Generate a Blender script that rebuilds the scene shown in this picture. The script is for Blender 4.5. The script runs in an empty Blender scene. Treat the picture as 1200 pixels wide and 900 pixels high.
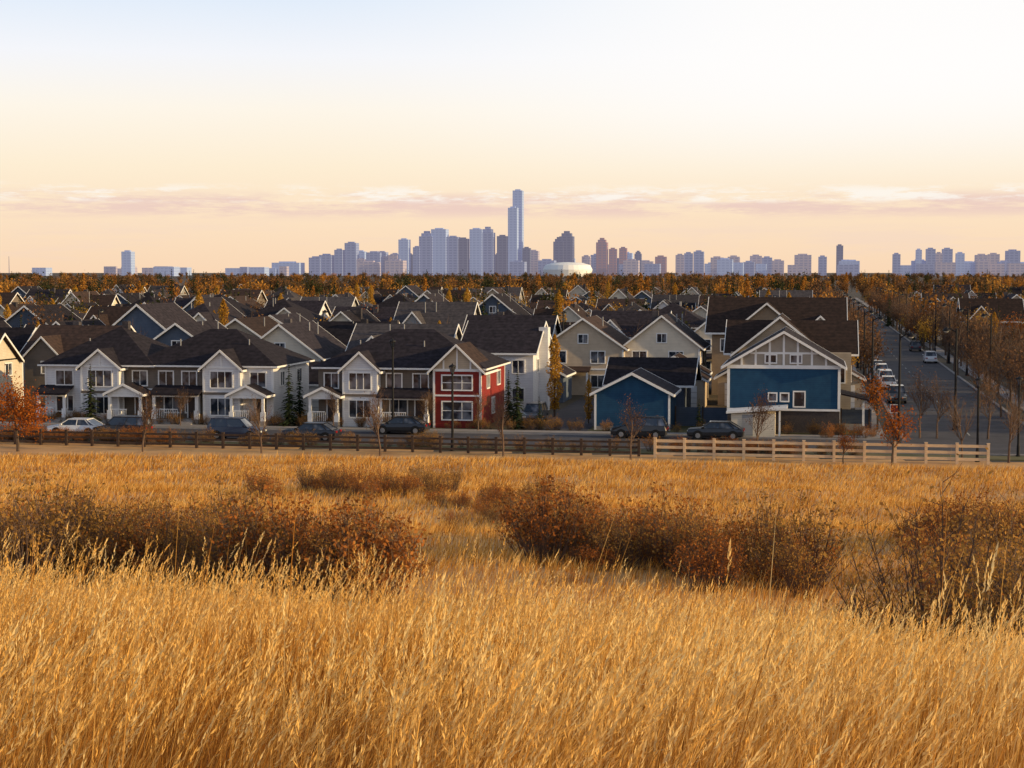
import bpy, math, random
import numpy as np
from mathutils import Vector, Matrix
R=random.Random(11); rs=np.random.RandomState(11)
ANG=math.radians(10); C,S=math.cos(ANG),math.sin(ANG)
CAMZ=13.7
scene=bpy.context.scene
def W(a,b): return (a*C+b*S, -a*S+b*C)          # street grid -> world
# ------------------------------------------------------------ terrain
_D=np.array([-60,0,5,8,12,15,20,28,36,45,55,70,90,110,122,126,20000.])
_Z=np.array([12.6,12.0,11.6,11.1,10.4,9.7,8.7,7.35,6.5,5.8,4.85,3.3,1.65,0.5,0.02,0,0])
def sm(t): t=np.clip(t,0,1); return t*t*(3-2*t)
def zt(x,y):
    x=np.asarray(x,float); y=np.asarray(y,float)
    k=sm((y-30)/50.)
    w=y*(1-k)+(x*S+y*C)*k
    z=sum(np.interp(w+o,_D,_Z) for o in (-1.5,-.5,.5,1.5))/4
    fade=1-sm((w-95)/25.)
    z=z+fade*(0.10*np.sin(x*.31+y*.17)+0.07*np.sin(x*.13-y*.41+1)+.16*np.sin(x*.07+2)*np.sin(y*.09))*sm((y-4)/14)
    z=z-0.06*np.clip(x,0,12)*sm((y-6)/10.)*(1-sm((y-35)/20.))
    return z
# ------------------------------------------------------------ materials
M={}
def nt(name):
    m=bpy.data.materials.new(name); m.use_nodes=True; t=m.node_tree
    return m,t,t.nodes,t.links,t.nodes['Principled BSDF']
def pbr(name,c,c2=None,scale=3.,rough=.85,bump=0.,lines=0.,objvar=0.,metal=0.,spec=.3,stretch=None,detail=4):
    m,t,N,L,B=nt(name)
    c2=c2 or tuple(v*.75 for v in c)
    tc=N.new('ShaderNodeTexCoord'); src=tc.outputs['Object']
    if stretch:
        mp=N.new('ShaderNodeMapping'); mp.inputs['Scale'].default_value=stretch; L.new(src,mp.inputs[0]); src2=mp.outputs[0]
    else: src2=src
    no=N.new('ShaderNodeTexNoise'); no.inputs['Scale'].default_value=scale; no.inputs['Detail'].default_value=detail; L.new(src2,no.inputs['Vector'])
    r=N.new('ShaderNodeValToRGB'); r.color_ramp.elements[0].position=.32; r.color_ramp.elements[1].position=.68
    r.color_ramp.elements[0].color=(*c2,1); r.color_ramp.elements[1].color=(*c,1)
    L.new(no.outputs['Fac'],r.inputs[0]); col=r.outputs[0]; h=no.outputs['Fac']
    if lines:
        sp=N.new('ShaderNodeSeparateXYZ'); L.new(src,sp.inputs[0])
        d=N.new('ShaderNodeMath'); d.operation='DIVIDE'; d.inputs[1].default_value=lines; L.new(sp.outputs[2],d.inputs[0])
        fr=N.new('ShaderNodeMath'); fr.operation='FRACT'; L.new(d.outputs[0],fr.inputs[0])
        mr=N.new('ShaderNodeMapRange'); mr.inputs[1].default_value=0; mr.inputs[2].default_value=.2; mr.inputs[3].default_value=.62; mr.inputs[4].default_value=1; L.new(fr.outputs[0],mr.inputs[0])
        mx=N.new('ShaderNodeVectorMath'); mx.operation='SCALE'; L.new(col,mx.inputs[0]); L.new(mr.outputs[0],mx.inputs[3]); col=mx.outputs[0]
    if objvar:
        oi=N.new('ShaderNodeObjectInfo'); mr2=N.new('ShaderNodeMapRange'); mr2.inputs[3].default_value=1-objvar; mr2.inputs[4].default_value=1+objvar; L.new(oi.outputs['Random'],mr2.inputs[0])
        mx=N.new('ShaderNodeVectorMath'); mx.operation='SCALE'; L.new(col,mx.inputs[0]); L.new(mr2.outputs[0],mx.inputs[3]); col=mx.outputs[0]
    L.new(col,B.inputs['Base Color']); B.inputs['Roughness'].default_value=rough; B.inputs['Metallic'].default_value=metal
    B.inputs['Specular IOR Level'].default_value=spec
    if bump:
        bp=N.new('ShaderNodeBump'); bp.inputs['Strength'].default_value=bump; bp.inputs['Distance'].default_value=.03; L.new(h,bp.inputs['Height']); L.new(bp.outputs[0],B.inputs['Normal'])
    M[name]=m; return m
def leafmat(name,cols,transl=.35,inst=.45):
    m=bpy.data.materials.new(name); m.use_nodes=True; t=m.node_tree; N=t.nodes; L=t.links; N.clear()
    out=N.new('ShaderNodeOutputMaterial'); at=N.new('ShaderNodeAttribute'); at.attribute_name='rnd'
    oi=N.new('ShaderNodeObjectInfo')
    a=N.new('ShaderNodeMath'); a.operation='MULTIPLY'; a.inputs[1].default_value=1-inst; L.new(at.outputs['Fac'],a.inputs[0])
    b=N.new('ShaderNodeMath'); b.operation='MULTIPLY_ADD'; b.inputs[1].default_value=inst; L.new(oi.outputs['Random'],b.inputs[0]); L.new(a.outputs[0],b.inputs[2])
    r=N.new('ShaderNodeValToRGB'); e=r.color_ramp.elements
    e[0].color=(*cols[0],1); e[0].position=.05; e[1].color=(*cols[-1],1); e[1].position=.95
    for i in range(1,len(cols)-1):
        q=e.new(.05+.9*i/(len(cols)-1)); q.color=(*cols[i],1)
    L.new(b.outputs[0],r.inputs[0])
    d=N.new('ShaderNodeBsdfDiffuse'); tr=N.new('ShaderNodeBsdfTranslucent'); mx=N.new('ShaderNodeMixShader'); mx.inputs[0].default_value=transl
    L.new(r.outputs[0],d.inputs[0]); L.new(r.outputs[0],tr.inputs[0]); L.new(d.outputs[0],mx.inputs[1]); L.new(tr.outputs[0],mx.inputs[2]); L.new(mx.outputs[0],out.inputs[0])
    M[name]=m; return m
pbr('white_siding',(.74,.73,.74),(.64,.63,.65),1.5,lines=.16)
pbr('taupe_siding',(.18,.145,.12),(.145,.12,.10),1.5,lines=.16)
pbr('red_siding',(.25,.026,.02),(.19,.02,.016),1.5,lines=.16)
pbr('blue_siding',(.016,.072,.145),(.011,.052,.115),1.5,lines=.16)
pbr('beige_siding',(.50,.40,.29),(.43,.34,.25),1.5,lines=.16,objvar=.15)
pbr('tan_siding',(.30,.225,.155),(.25,.185,.13),1.5,lines=.16,objvar=.15)
pbr('slate_siding',(.09,.115,.16),(.07,.09,.13),1.5,lines=.16,objvar=.2)
pbr('cream_siding',(.66,.58,.47),(.58,.51,.41),1.5,lines=.16,objvar=.12)
pbr('grey_siding',(.30,.30,.31),(.25,.25,.26),1.5,lines=.16,objvar=.15)
pbr('trim',(.80,.79,.78),(.73,.72,.71),2)
pbr('panel_tan',(.36,.31,.26),(.31,.27,.22),2)
pbr('roof_dark',(.036,.03,.038),(.016,.014,.018),2.2,rough=.95,bump=.5,lines=.28,objvar=.35,spec=.12,detail=8)
pbr('roof_brown',(.06,.038,.032),(.03,.021,.019),2.2,rough=.95,bump=.5,lines=.28,objvar=.3,spec=.12,detail=8)
pbr('roof_grey',(.085,.075,.08),(.045,.042,.047),2.2,rough=.95,bump=.5,lines=.28,objvar=.3,spec=.12,detail=8)
pbr('brick_base',(.08,.065,.06),(.05,.042,.042),8,lines=.08)
pbr('dark_door',(.05,.03,.025),(.04,.025,.02),3,rough=.5)
pbr('concrete',(.32,.29,.27),(.24,.22,.21),1.2,bump=.2)
pbr('asphalt',(.075,.07,.078),(.045,.043,.049),.5,rough=.9,bump=.3,detail=8)
pbr('road_paint',(.5,.5,.46),(.2,.2,.18),6)
pbr('lawn',(.15,.12,.045),(.06,.07,.026),.35,bump=.3,detail=8)
pbr('urban_ground',(.10,.075,.045),(.045,.04,.027),.05,detail=9)
pbr('far_ground',(.09,.06,.035),(.045,.04,.027),.004,detail=10)
pbr('wood_fence',(.74,.55,.34),(.58,.42,.26),3,stretch=(1,1,8))
pbr('dark_fence',(.08,.05,.035),(.05,.033,.025),3)
pbr('black_metal',(.012,.012,.014),(.008,.008,.01),5,rough=.6,spec=.2)
pbr('bark',(.11,.075,.052),(.055,.038,.028),9,bump=.5,stretch=(1,1,.3))
pbr('twig',(.16,.10,.068),(.09,.058,.04),9)
pbr('tire',(.015,.015,.015),(.01,.01,.01),9)
pbr('rim',(.45,.45,.46),(.35,.35,.36),9,rough=.3,metal=.8)
pbr('head_light',(.6,.6,.56),(.5,.5,.46),9,rough=.2)
pbr('tail_light',(.35,.01,.01),(.3,.01,.01),9,rough=.3)
for n,c in dict(car_black=(.012,.012,.015),car_grey=(.07,.075,.085),car_white=(.75,.75,.75),car_blue=(.012,.022,.055),car_red=(.16,.015,.015),car_silver=(.32,.33,.34)).items():
    m=pbr(n,c,tuple(v*.95 for v in c),2,rough=.35,spec=.4); m.node_tree.nodes['Principled BSDF'].inputs['Coat Weight'].default_value=.4
def glass():
    m,t,N,L,B=nt('window_glass')
    B.inputs['Roughness'].default_value=.06; B.inputs['Specular IOR Level'].default_value=.7
    tc=N.new('ShaderNodeTexCoord'); no=N.new('ShaderNodeTexNoise'); no.inputs['Scale'].default_value=.9; L.new(tc.outputs['Object'],no.inputs['Vector'])
    r=N.new('ShaderNodeValToRGB'); r.color_ramp.elements[0].color=(.015,.02,.03,1); r.color_ramp.elements[1].color=(.16,.17,.2,1); r.color_ramp.elements[0].position=.45; r.color_ramp.elements[1].position=.62
    L.new(no.outputs['Fac'],r.inputs[0]); L.new(r.outputs[0],B.inputs['Base Color'])
    bp=N.new('ShaderNodeBump'); bp.inputs['Strength'].default_value=.05; L.new(no.outputs['Fac'],bp.inputs['Height']); L.new(bp.outputs[0],B.inputs['Normal'])
    M['window_glass']=m
glass()
def tower_mat(name,wall,glassc,fl=4.,bay=3.5,thr=.45,vert=.3):
    m,t,N,L,B=nt(name); tc=N.new('ShaderNodeTexCoord'); sp=N.new('ShaderNodeSeparateXYZ'); L.new(tc.outputs['Object'],sp.inputs[0])
    def fract(o,div):
        d=N.new('ShaderNodeMath'); d.operation='DIVIDE'; d.inputs[1].default_value=div; L.new(o,d.inputs[0])
        f=N.new('ShaderNodeMath'); f.operation='FRACT'; L.new(d.outputs[0],f.inputs[0]); return f.outputs[0]
    ad=N.new('ShaderNodeMath'); ad.operation='ADD'; L.new(sp.outputs[0],ad.inputs[0]); L.new(sp.outputs[1],ad.inputs[1])
    def gt(o,v):
        g=N.new('ShaderNodeMath'); g.operation='GREATER_THAN'; g.inputs[1].default_value=v; L.new(o,g.inputs[0]); return g.outputs[0]
    mu=N.new('ShaderNodeMath'); mu.operation='MULTIPLY'; L.new(gt(fract(sp.outputs[2],fl),thr),mu.inputs[0]); L.new(gt(fract(ad.outputs[0],bay*2),vert),mu.inputs[1])
    mx=N.new('ShaderNodeMix'); mx.data_type='RGBA'; L.new(mu.outputs[0],mx.inputs[0]); mx.inputs[6].default_value=(*wall,1); mx.inputs[7].default_value=(*glassc,1)
    L.new(mx.outputs[2],B.inputs['Base Color']); B.inputs['Roughness'].default_value=.8; B.inputs['Specular IOR Level'].default_value=.1
    B.inputs['Emission Color'].default_value=(.44,.40,.50,1); B.inputs['Emission Strength'].default_value=.30   # even glow painted in for the airlight of 5 km of haze
    M[name]=m
tower_mat('tower_blue',(.17,.22,.37),(.10,.14,.28),8,7)  # tower base colours also carry a painted bluish tint for distance haze
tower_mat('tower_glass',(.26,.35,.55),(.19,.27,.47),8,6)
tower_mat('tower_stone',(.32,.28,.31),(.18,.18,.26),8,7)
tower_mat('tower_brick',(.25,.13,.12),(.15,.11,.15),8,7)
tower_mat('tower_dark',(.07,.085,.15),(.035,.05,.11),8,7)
pbr('arena_white',(.85,.85,.85),(.82,.82,.82),.01)
# ------------------------------------------------------------ mesh builder
class MB:
    def __init__(s): s.v=[];s.f=[];s.m=[];s.mats=[];s.xf=None
    def mi(s,n):
        if n not in s.mats: s.mats.append(n)
        return s.mats.index(n)
    def add(s,vs,fs,mat):
        o=len(s.v); k=s.mi(mat)
        for p in vs: s.v.append(s.xf(p) if s.xf else tuple(p))
        for f in fs: s.f.append([i+o for i in f]); s.m.append(k)
    def box(s,x0,x1,y0,y1,z0,z1,mat):
        s.add([(x0,y0,z0),(x1,y0,z0),(x1,y1,z0),(x0,y1,z0),(x0,y0,z1),(x1,y0,z1),(x1,y1,z1),(x0,y1,z1)],
              [(0,3,2,1),(4,5,6,7),(0,1,5,4),(1,2,6,5),(2,3,7,6),(3,0,4,7)],mat)
    def slab(s,pts,th,mat):
        n=len(pts); top=[tuple(p) for p in pts]; bot=[(p[0],p[1],p[2]-th) for p in pts]
        s.add(top+bot,[tuple(range(n)),tuple(range(2*n-1,n-1,-1))]+[(i,i+n,(i+1)%n+n,(i+1)%n) for i in range(n)],mat)
    def gable_y(s,x0,x1,y0,y1,z,h,roof,wall,ov=.45,trim='trim',back=True,bt=.2):
        cx=(x0+x1)/2; sl=h/((x1-x0)/2); e0=x0-ov; e1=x1+ov; ze=z-ov*sl; ya=y0-ov; yb=y1+(ov if back else 0)
        lift=.16
        s.slab([(e0,ya,ze+lift),(cx,ya,z+h+lift),(cx,yb,z+h+lift),(e0,yb,ze+lift)],.15,roof)
        s.slab([(cx,ya,z+h+lift+.002),(e1,ya,ze+lift),(e1,yb,ze+lift),(cx,yb,z+h+lift+.002)],.15,roof)
        s.add([(x0,y0,z),(x1,y0,z),(cx,y0,z+h)],[(0,1,2)],wall); s.add([(x0,y1,z),(x1,y1,z),(cx,y1,z+h)],[(2,1,0)],wall)
        for sg,e in((-1,e0),(1,e1)):
            for yy0,yy1 in((ya-.07,ya-.005),(yb+.005,yb+.07)):
                if yy0>y1 and not back: continue
                p=[(e,yy0,ze+lift+.03),(cx+sg*.003,yy0,z+h+lift+.03),(cx+sg*.003,yy0,z+h+lift-bt),(e,yy0,ze+lift-bt)]
                q=[(a,yy1,c) for a,b,c in p]
                s.add(p+q,[(0,1,2,3),(7,6,5,4),(0,4,5,1),(1,5,6,2),(2,6,7,3),(3,7,4,0)],trim)
            s.box(min(e,e+sg*.08),max(e,e+sg*.08),ya,yb,ze-.05,ze+lift-.02,trim)
    def gable_x(s,x0,x1,y0,y1,z,h,roof,wall,ov=.45):
        old=s.xf; f=(lambda p:(p[1],p[0],p[2])) if not old else (lambda p:old((p[1],p[0],p[2])))
        s.xf=f; s.gable_y(y0,y1,x0,x1,z,h,roof,wall,ov); s.xf=old
    def hip(s,x0,x1,y0,y1,z,h,roof,ov=.5):
        x0-=ov;x1+=ov;y0-=ov;y1+=ov; d=(y1-y0)/2; ins=min(d,(x1-x0)/2-.05); cy=(y0+y1)/2; z0=z+.04
        v=[(x0,y0,z0),(x1,y0,z0),(x1,y1,z0),(x0,y1,z0),(x0+ins,cy,z0+h),(x1-ins,cy,z0+h)]
        s.add(v,[(0,1,5,4),(1,2,5),(2,3,4,5),(3,0,4)],roof)
        s.box(x0,x1,y0,y1,z-.12,z+.035,'trim')
    def window(s,x,z,w,h,y=0,cols=2,rows=1,fr='trim',t=.11):
        s.box(x,x+w,y-.03,y-.01,z,z+h,'window_glass')
        s.box(x-t,x,y-.09,y,z-t,z+h+t,fr); s.box(x+w,x+w+t,y-.09,y,z-t,z+h+t,fr)
        s.box(x,x+w,y-.088,y,z+h,z+h+t,fr); s.box(x,x+w,y-.105,y,z-t,z,fr)
        for i in range(1,cols): cx=x+w*i/cols; s.box(cx-.03,cx+.03,y-.07,y-.031,z,z+h,fr)
        for i in range(1,rows+0): cz=z+h*i/rows; s.box(x,x+w,y-.066,y-.031,cz-.03,cz+.03,fr)
    def porch(s,x0,x1,dep,z,gab=True,roof='roof_dark'):
        for px in (x0+.15,x1-.15): s.box(px-.12,px+.12,-dep+.05,-dep+.29,.5,z,'trim'); s.box(px-.2,px+.2,-dep-.02,-dep+.36,.5,1.3,'trim')
        s.box(x0,x1,-dep,0,.0,.5,'concrete')
        s.box(x0,x1,-dep+.03,-dep+.33,z,z+.28,'trim')
        if gab: s.gable_y(x0,x1,-dep,0,z+.28,(x1-x0)*.24,roof,'trim',.3,back=False)
        else: s.slab([(x0-.2,-dep-.3,z+.3),(x1+.2,-dep-.3,z+.3),(x1+.2,-.0,z+.95),(x0-.2,-.0,z+.95)],.15,roof)
        s.box(x0+.3,x0+(x1-x0)*.55,-dep+.1,-dep+.16,1.35,1.42,'trim')
        n=int((x1-x0)*.55/.18)
        for i in range(n): s.box(x0+.3+i*.17,x0+.34+i*.17,-dep+.11,-dep+.15,.55,1.34,'trim')
        s.box(x1-1.5,x1-.4,-dep-.35,-dep-.004,0,.34,'concrete'); s.box(x1-1.5,x1-.4,-dep-.7,-dep-.354,0,.17,'concrete')
        s.box(x1-1.45,x1-.5,-.06,0,.5,2.6,'dark_door')
        s.box(x1-1.57,x1-1.455,-.08,0,.5,2.7,'trim'); s.box(x1-.495,x1-.38,-.08,0,.5,2.7,'trim')
    def tube(s,p0,p1,r0,r1,mat,n=5,cap=False):
        p0=Vector(p0);p1=Vector(p1); d=(p1-p0)
        if d.length<1e-6: return
        d.normalize(); a=d.orthogonal().normalized(); b=d.cross(a)
        v=[];
        for p,r in((p0,r0),(p1,r1)):
            for i in range(n):
                t=2*math.pi*i/n; v.append(tuple(p+(a*math.cos(t)+b*math.sin(t))*r))
        f=[(i,(i+1)%n,(i+1)%n+n,i+n) for i in range(n)]
        if cap: f+= [tuple(range(n-1,-1,-1)),tuple(range(n,2*n))]
        s.add(v,f,mat)
    def lathe(s,prof,mat,cx=0,cy=0,n=12):
        v=[];f=[]
        for r,z in prof:
            for i in range(n): t=2*math.pi*i/n; v.append((cx+r*math.cos(t),cy+r*math.sin(t),z))
        for k in range(len(prof)-1):
            for i in range(n): f.append((k*n+i,k*n+(i+1)%n,(k+1)*n+(i+1)%n,(k+1)*n+i))
        s.add(v,f,mat)
    def quads(s,P,mat):
        o=len(s.v); s.v.extend(map(tuple,P.reshape(-1,3).tolist())); k=s.mi(mat); n=P.shape[0]
        s.f.extend([[o+4*i,o+4*i+1,o+4*i+2,o+4*i+3] for i in range(n)]); s.m.extend([k]*n)
    def mesh(s,name,rnd=False):
        me=bpy.data.meshes.new(name); me.from_pydata(s.v,[],s.f)
        for n in s.mats: me.materials.append(M[n])
        me.polygons.foreach_set('material_index',s.m)
        if rnd:
            at=me.attributes.new('rnd','FLOAT','FACE'); at.data.foreach_set('value',rs.rand(len(s.f)).astype(np.float32))
        me.update(); return me
def put(name,me,x,y,z=0,rot=0,sc=1,parent=None):
    o=bpy.data.objects.new(name,me); o.location=(x,y,z); o.rotation_euler=(0,0,rot); o.scale=(sc,)*3 if not isinstance(sc,tuple) else sc
    scene.collection.objects.link(o)
    if parent: o.parent=parent
    return o
def putg(name,me,a,b,rot=0,sc=1,z=None):
    x,y=W(a,b); return put(name,me,x,y,float(zt(x,y)) if z is None else z,-ANG+rot,sc)
def npmesh(name,verts,faces4,mats,attr=None,mi=None):
    me=bpy.data.meshes.new(name); nv=len(verts); nf=len(faces4)
    me.vertices.add(nv); me.vertices.foreach_set('co',verts.astype(np.float32).ravel())
    me.loops.add(nf*4); me.loops.foreach_set('vertex_index',faces4.astype(np.int32).ravel())
    me.polygons.add(nf); me.polygons.foreach_set('loop_start',np.arange(0,nf*4,4,dtype=np.int32)); 
    try: me.polygons.foreach_set('loop_total',np.full(nf,4,dtype=np.int32))
    except Exception: pass
    for n in mats: me.materials.append(M[n])
    if mi is not None: me.polygons.foreach_set('material_index',mi.astype(np.int32))
    me.update(calc_edges=True)
    if attr is not None:
        for k,v in attr.items():
            at=me.attributes.new(k,'FLOAT','POINT'); at.data.foreach_set('value',v.astype(np.float32))
    return me
def instancer(name,child_me,pts,scales,child_name):
    n=len(pts); th=rs.rand(n)*2*np.pi; h=np.asarray(scales)*.5*math.sqrt(2)
    V=np.zeros((n,4,3))
    for i in range(4):
        V[:,i,0]=pts[:,0]+np.cos(th+i*np.pi/2)*h; V[:,i,1]=pts[:,1]+np.sin(th+i*np.pi/2)*h; V[:,i,2]=pts[:,2]
    me=npmesh(name,V.reshape(-1,3),np.arange(n*4).reshape(n,4),[])
    o=put(name,me,0,0); o.instance_type='FACES'; o.use_instance_faces_scale=True; o.instance_faces_scale=1
    o.show_instancer_for_render=False; o.show_instancer_for_viewport=False
    put(child_name,child_me,0,0,parent=o); return o
# ------------------------------------------------------------ ground
pbr('field_soil',(.66,.38,.15),(.42,.215,.075),.35,bump=.6,detail=12)
def ground():
    xs=np.concatenate([-np.geomspace(9000,90,26),np.arange(-84,85,1.5),np.geomspace(90,9000,26)])
    ys=np.concatenate([[-60,-30,-10],np.arange(-4,128,1.0),[128,129.2],np.geomspace(131,14000,40)])
    X,Y=np.meshgrid(xs,ys); Z=zt(X,Y); V=np.stack([X,Y,Z],-1).reshape(-1,3)
    nx=len(xs); ny=len(ys); i,j=np.meshgrid(np.arange(nx-1),np.arange(ny-1)); k=(j*nx+i).ravel()
    F=np.stack([k,k+1,k+nx+1,k+nx],1); cy=Y[:-1,:-1].ravel(); cx=X[:-1,:-1].ravel()
    mi=np.where(cx*S+cy*C<126,0,np.where(cy<700,1,2))
    put('ground',npmesh('ground',V,F,['field_soil','urban_ground','far_ground'],mi=mi),0,0)
ground()
def strip(name,a0,a1,b0,b1,z,mat):
    mb=MB(); mb.box(0,a1-a0,0,b1-b0,-.3,0,mat) ; return putg(name,mb.mesh(name),a0,b0,z=z)
strip('street_lawn',-160,6,141,160,.03,'lawn')
strip('street_road',-160,60,130.5,140.5,.05,'asphalt')
strip('boulevard_lawn',-160,60,127.5,130.2,.06,'lawn')
strip('street_kerb',-160,60,130.2,130.5,.16,'concrete')
strip('street_kerb',-160,6.0,140.5,140.8,.16,'concrete')
strip('sidewalk',-160,6.0,142.3,144,.09,'concrete')
strip('avenue_road',7.5,18.5,140.504,900,.05,'asphalt')
strip('avenue_kerb',7.2,7.5,140.8,900,.16,'concrete')
strip('avenue_kerb',18.5,18.8,140.8,900,.16,'concrete')
strip('avenue_sidewalk',4.2,6.0,144.01,900,.085,'concrete')
strip('avenue_sidewalk',20.5,22.3,141,900,.085,'concrete')
strip('back_lane',-24.5,-19,140.81,183,.046,'asphalt')
mb=MB()
for i in range(80): mb.box(5.4,5.52,i*9.,i*9.+2.6,-.001,.004,'road_paint')
putg('avenue_markings',mb.mesh('avenue_markings'),7.5,146,z=.052)
for b in (205,270,336,402): strip('side_street_road',-150,4,b,b+8,.044,'asphalt')
# ------------------------------------------------------------ houses
def townhouse_a():
    mb=MB(); w=21.7; D=11; H=5.2
    mb.box(0,3.9,0,D,0,H,'white_siding'); mb.box(3.9,7.5,-.9,D,0,H-.1,'white_siding')
    mb.box(7.5,15.5,.3,D,0,H,'taupe_siding'); mb.box(15.5,18.9,-.9,D,0,H-.1,'white_siding'); mb.box(18.9,w,0,D,0,H,'white_siding')
    mb.hip(0,10.2,0,D,H,3.3,'roof_dark'); mb.hip(8.6,w,.2,D-.2,H+.02,3.1,'roof_dark')
    for x0,x1 in((3.9,7.5),(15.5,18.9)):
        mb.gable_y(x0,x1,-.9,4,H-.1,1.45,'roof_dark','white_siding',.35,back=False)
        mb.window(x0+.7,3.35,(x1-x0)-1.4,1.4,-.9,3); mb.window(x0+.7,.9,(x1-x0)-1.4,1.45,-.9,3)
        mb.box(x0-.02,x1+.02,-.97,-.9,2.7,2.92,'taupe_siding'); mb.box(x0+.3,x1-.3,-.965,-.9,5.05,5.2,'trim')
        mb.box(x0-.05,x0+.13,-.96,-.9,0,H-.15,'trim'); mb.box(x1-.13,x1+.05,-.96,-.9,0,H-.15,'trim')
        mb.box((x0+x1)/2-.06,(x0+x1)/2+.06,-.963,-.9,5.2,6.1,'trim')
    mb.window(1.1,3.4,1.6,1.25,0,2); mb.window(1.1,1,1.6,1.35,0,2)
    for x in(8.4,10.9,13.1): mb.window(x,3.4,1.3,1.25,.3,2)
    mb.window(19.6,3.4,1.4,1.25,0,2); 
    mb.window(11.4,1,1.5,1.4,.3,2); mb.window(13.4,1,1.3,1.4,.3,2)
    for x in (0,3.8,7.5,15.3,18.9,w-.15): mb.box(x,x+.15,-.05,.0,0,H,'trim')
    mb.box(7.5,15.5,.22,.3,2.85,3.1,'trim')
    mb.porch(7.0,10.2,2.3,2.5); mb.porch(18.4,21.6,2.3,2.5); mb.porch(10.9,15.2,1.6,2.5,False)
    mb.porch(-.2,2.6,1.5,2.4,False)
    mb.xf=lambda p:(w-p[1],p[0],p[2])
    mb.window(2,3.4,1.2,1.2); mb.window(7,3.4,1.5,1.2); mb.window(4.5,1,1.2,1.3); mb.box(-.05,.15,-.05,0,0,H,'trim'); mb.xf=None
    mb.box(5,5.6,6,6.6,7,9,'roof_grey')
    for x,y in((3,3.2),(12,2.8),(18.5,3)): mb.tube((x,y,6),(x,y,7.5),.07,.07,'grey_siding',6,True)
    putg('townhouse',mb.mesh('townhouse'),-69.1,146)
townhouse_a()
def townhouse_b():
    mb=MB(); w=14.8; D=11; H=5.2
    mb.box(0,2.5,0,D,0,H,'taupe_siding'); mb.box(2.5,5.6,-.9,D,0,H-.1,'white_siding'); mb.box(5.6,10.6,.3,D,0,H,'taupe_siding')
    mb.box(10.6,w,-.6,D,0,H,'red_siding')
    mb.hip(0,w,0,D,H+.002,3.2,'roof_dark')
    mb.gable_y(2.5,5.6,-.9,4,H-.1,1.4,'roof_dark','white_siding',.35,back=False)
    mb.gable_y(10.6,w,-.6,5,H,2.0,'roof_brown','beige_siding',.45,back=False)
    mb.window(3.1,3.35,1.9,1.4,-.9,3); mb.window(3.1,.9,1.9,1.45,-.9,3); mb.box(2.48,5.62,-.97,-.9,2.7,2.92,'taupe_siding')
    mb.box(2.45,2.6,-.96,-.9,0,H-.15,'trim'); mb.box(5.5,5.65,-.96,-.9,0,H-.15,'trim'); mb.box(2.8,5.3,-.965,-.9,5.05,5.2,'trim')
    mb.window(.6,3.4,1.2,1.25,0,2); mb.window(6.2,3.4,1.3,1.25,.3,2); mb.window(8.6,3.4,1.3,1.25,.3,2); mb.window(6.5,1,1.5,1.4,.3,2)
    mb.window(11.4,3.4,2.6,1.2,-.6,3,2); mb.window(11.4,.8,2.6,1.5,-.6,3,2); mb.box(10.55,w+.05,-.66,-.6,2.8,2.95,'trim')
    mb.box(10.55,w+.05,-.68,-.6,4.98,5.2,'trim')
    for x in(10.55,w-.13): mb.box(x,x+.18,-.67,-.6,0,4.97,'trim')
    for x in(11.5,12.7,13.9): mb.box(x-.07,x+.07,-.66,-.6,5.2,5.2+2.0*(1-abs(x-12.7)/2.1)-.1,'trim')
    mb.porch(-.4,2.3,1.9,2.5); mb.porch(5.9,10.3,1.6,2.5,False)
    mb.xf=lambda p:(w-p[1],p[0],p[2])
    mb.window(2,3.4,1.2,1.2); mb.window(7,3.4,1.5,1.2); mb.window(4.5,1,1.2,1.3); mb.box(-.6,-.42,-.05,0,0,H-.1,'trim'); mb.box(D-.15,D,-.05,0,0,H-.2,'trim'); mb.xf=None
    for x,y in((3,3.2),(9,2.8)): mb.tube((x,y,6),(x,y,7.5),.07,.07,'grey_siding',6,True)
    putg('townhouse',mb.mesh('townhouse_red'),-43.2,146)
townhouse_b()
def blue_garage():
    mb=MB(); w=6.5
    mb.box(0,w,0,7,0,3.2,'blue_siding'); mb.gable_y(0,w,0,7,3.2,1.65,'roof_dark','blue_siding',.35)
    mb.box(-.03,.15,-.04,0,0,3.1,'trim'); mb.box(w-.15,w+.03,-.04,0,0,3.1,'trim')
    mb.box(-.01,w+.01,-.03,-.001,0,.35,'concrete')
    putg('blue_garage',mb.mesh('blue_garage'),-18.5,146)
    mb=MB(); mb.box(0,7,0,9,0,3.3,'slate_siding'); mb.gable_x(0,7.5,0,9,3.3,2.1,'roof_dark','slate_siding'); mb.window(1,1.2,1.2,1.2)
    putg('slate_garage',mb.mesh('slate_garage'),-18.6,157)
blue_garage()
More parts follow.
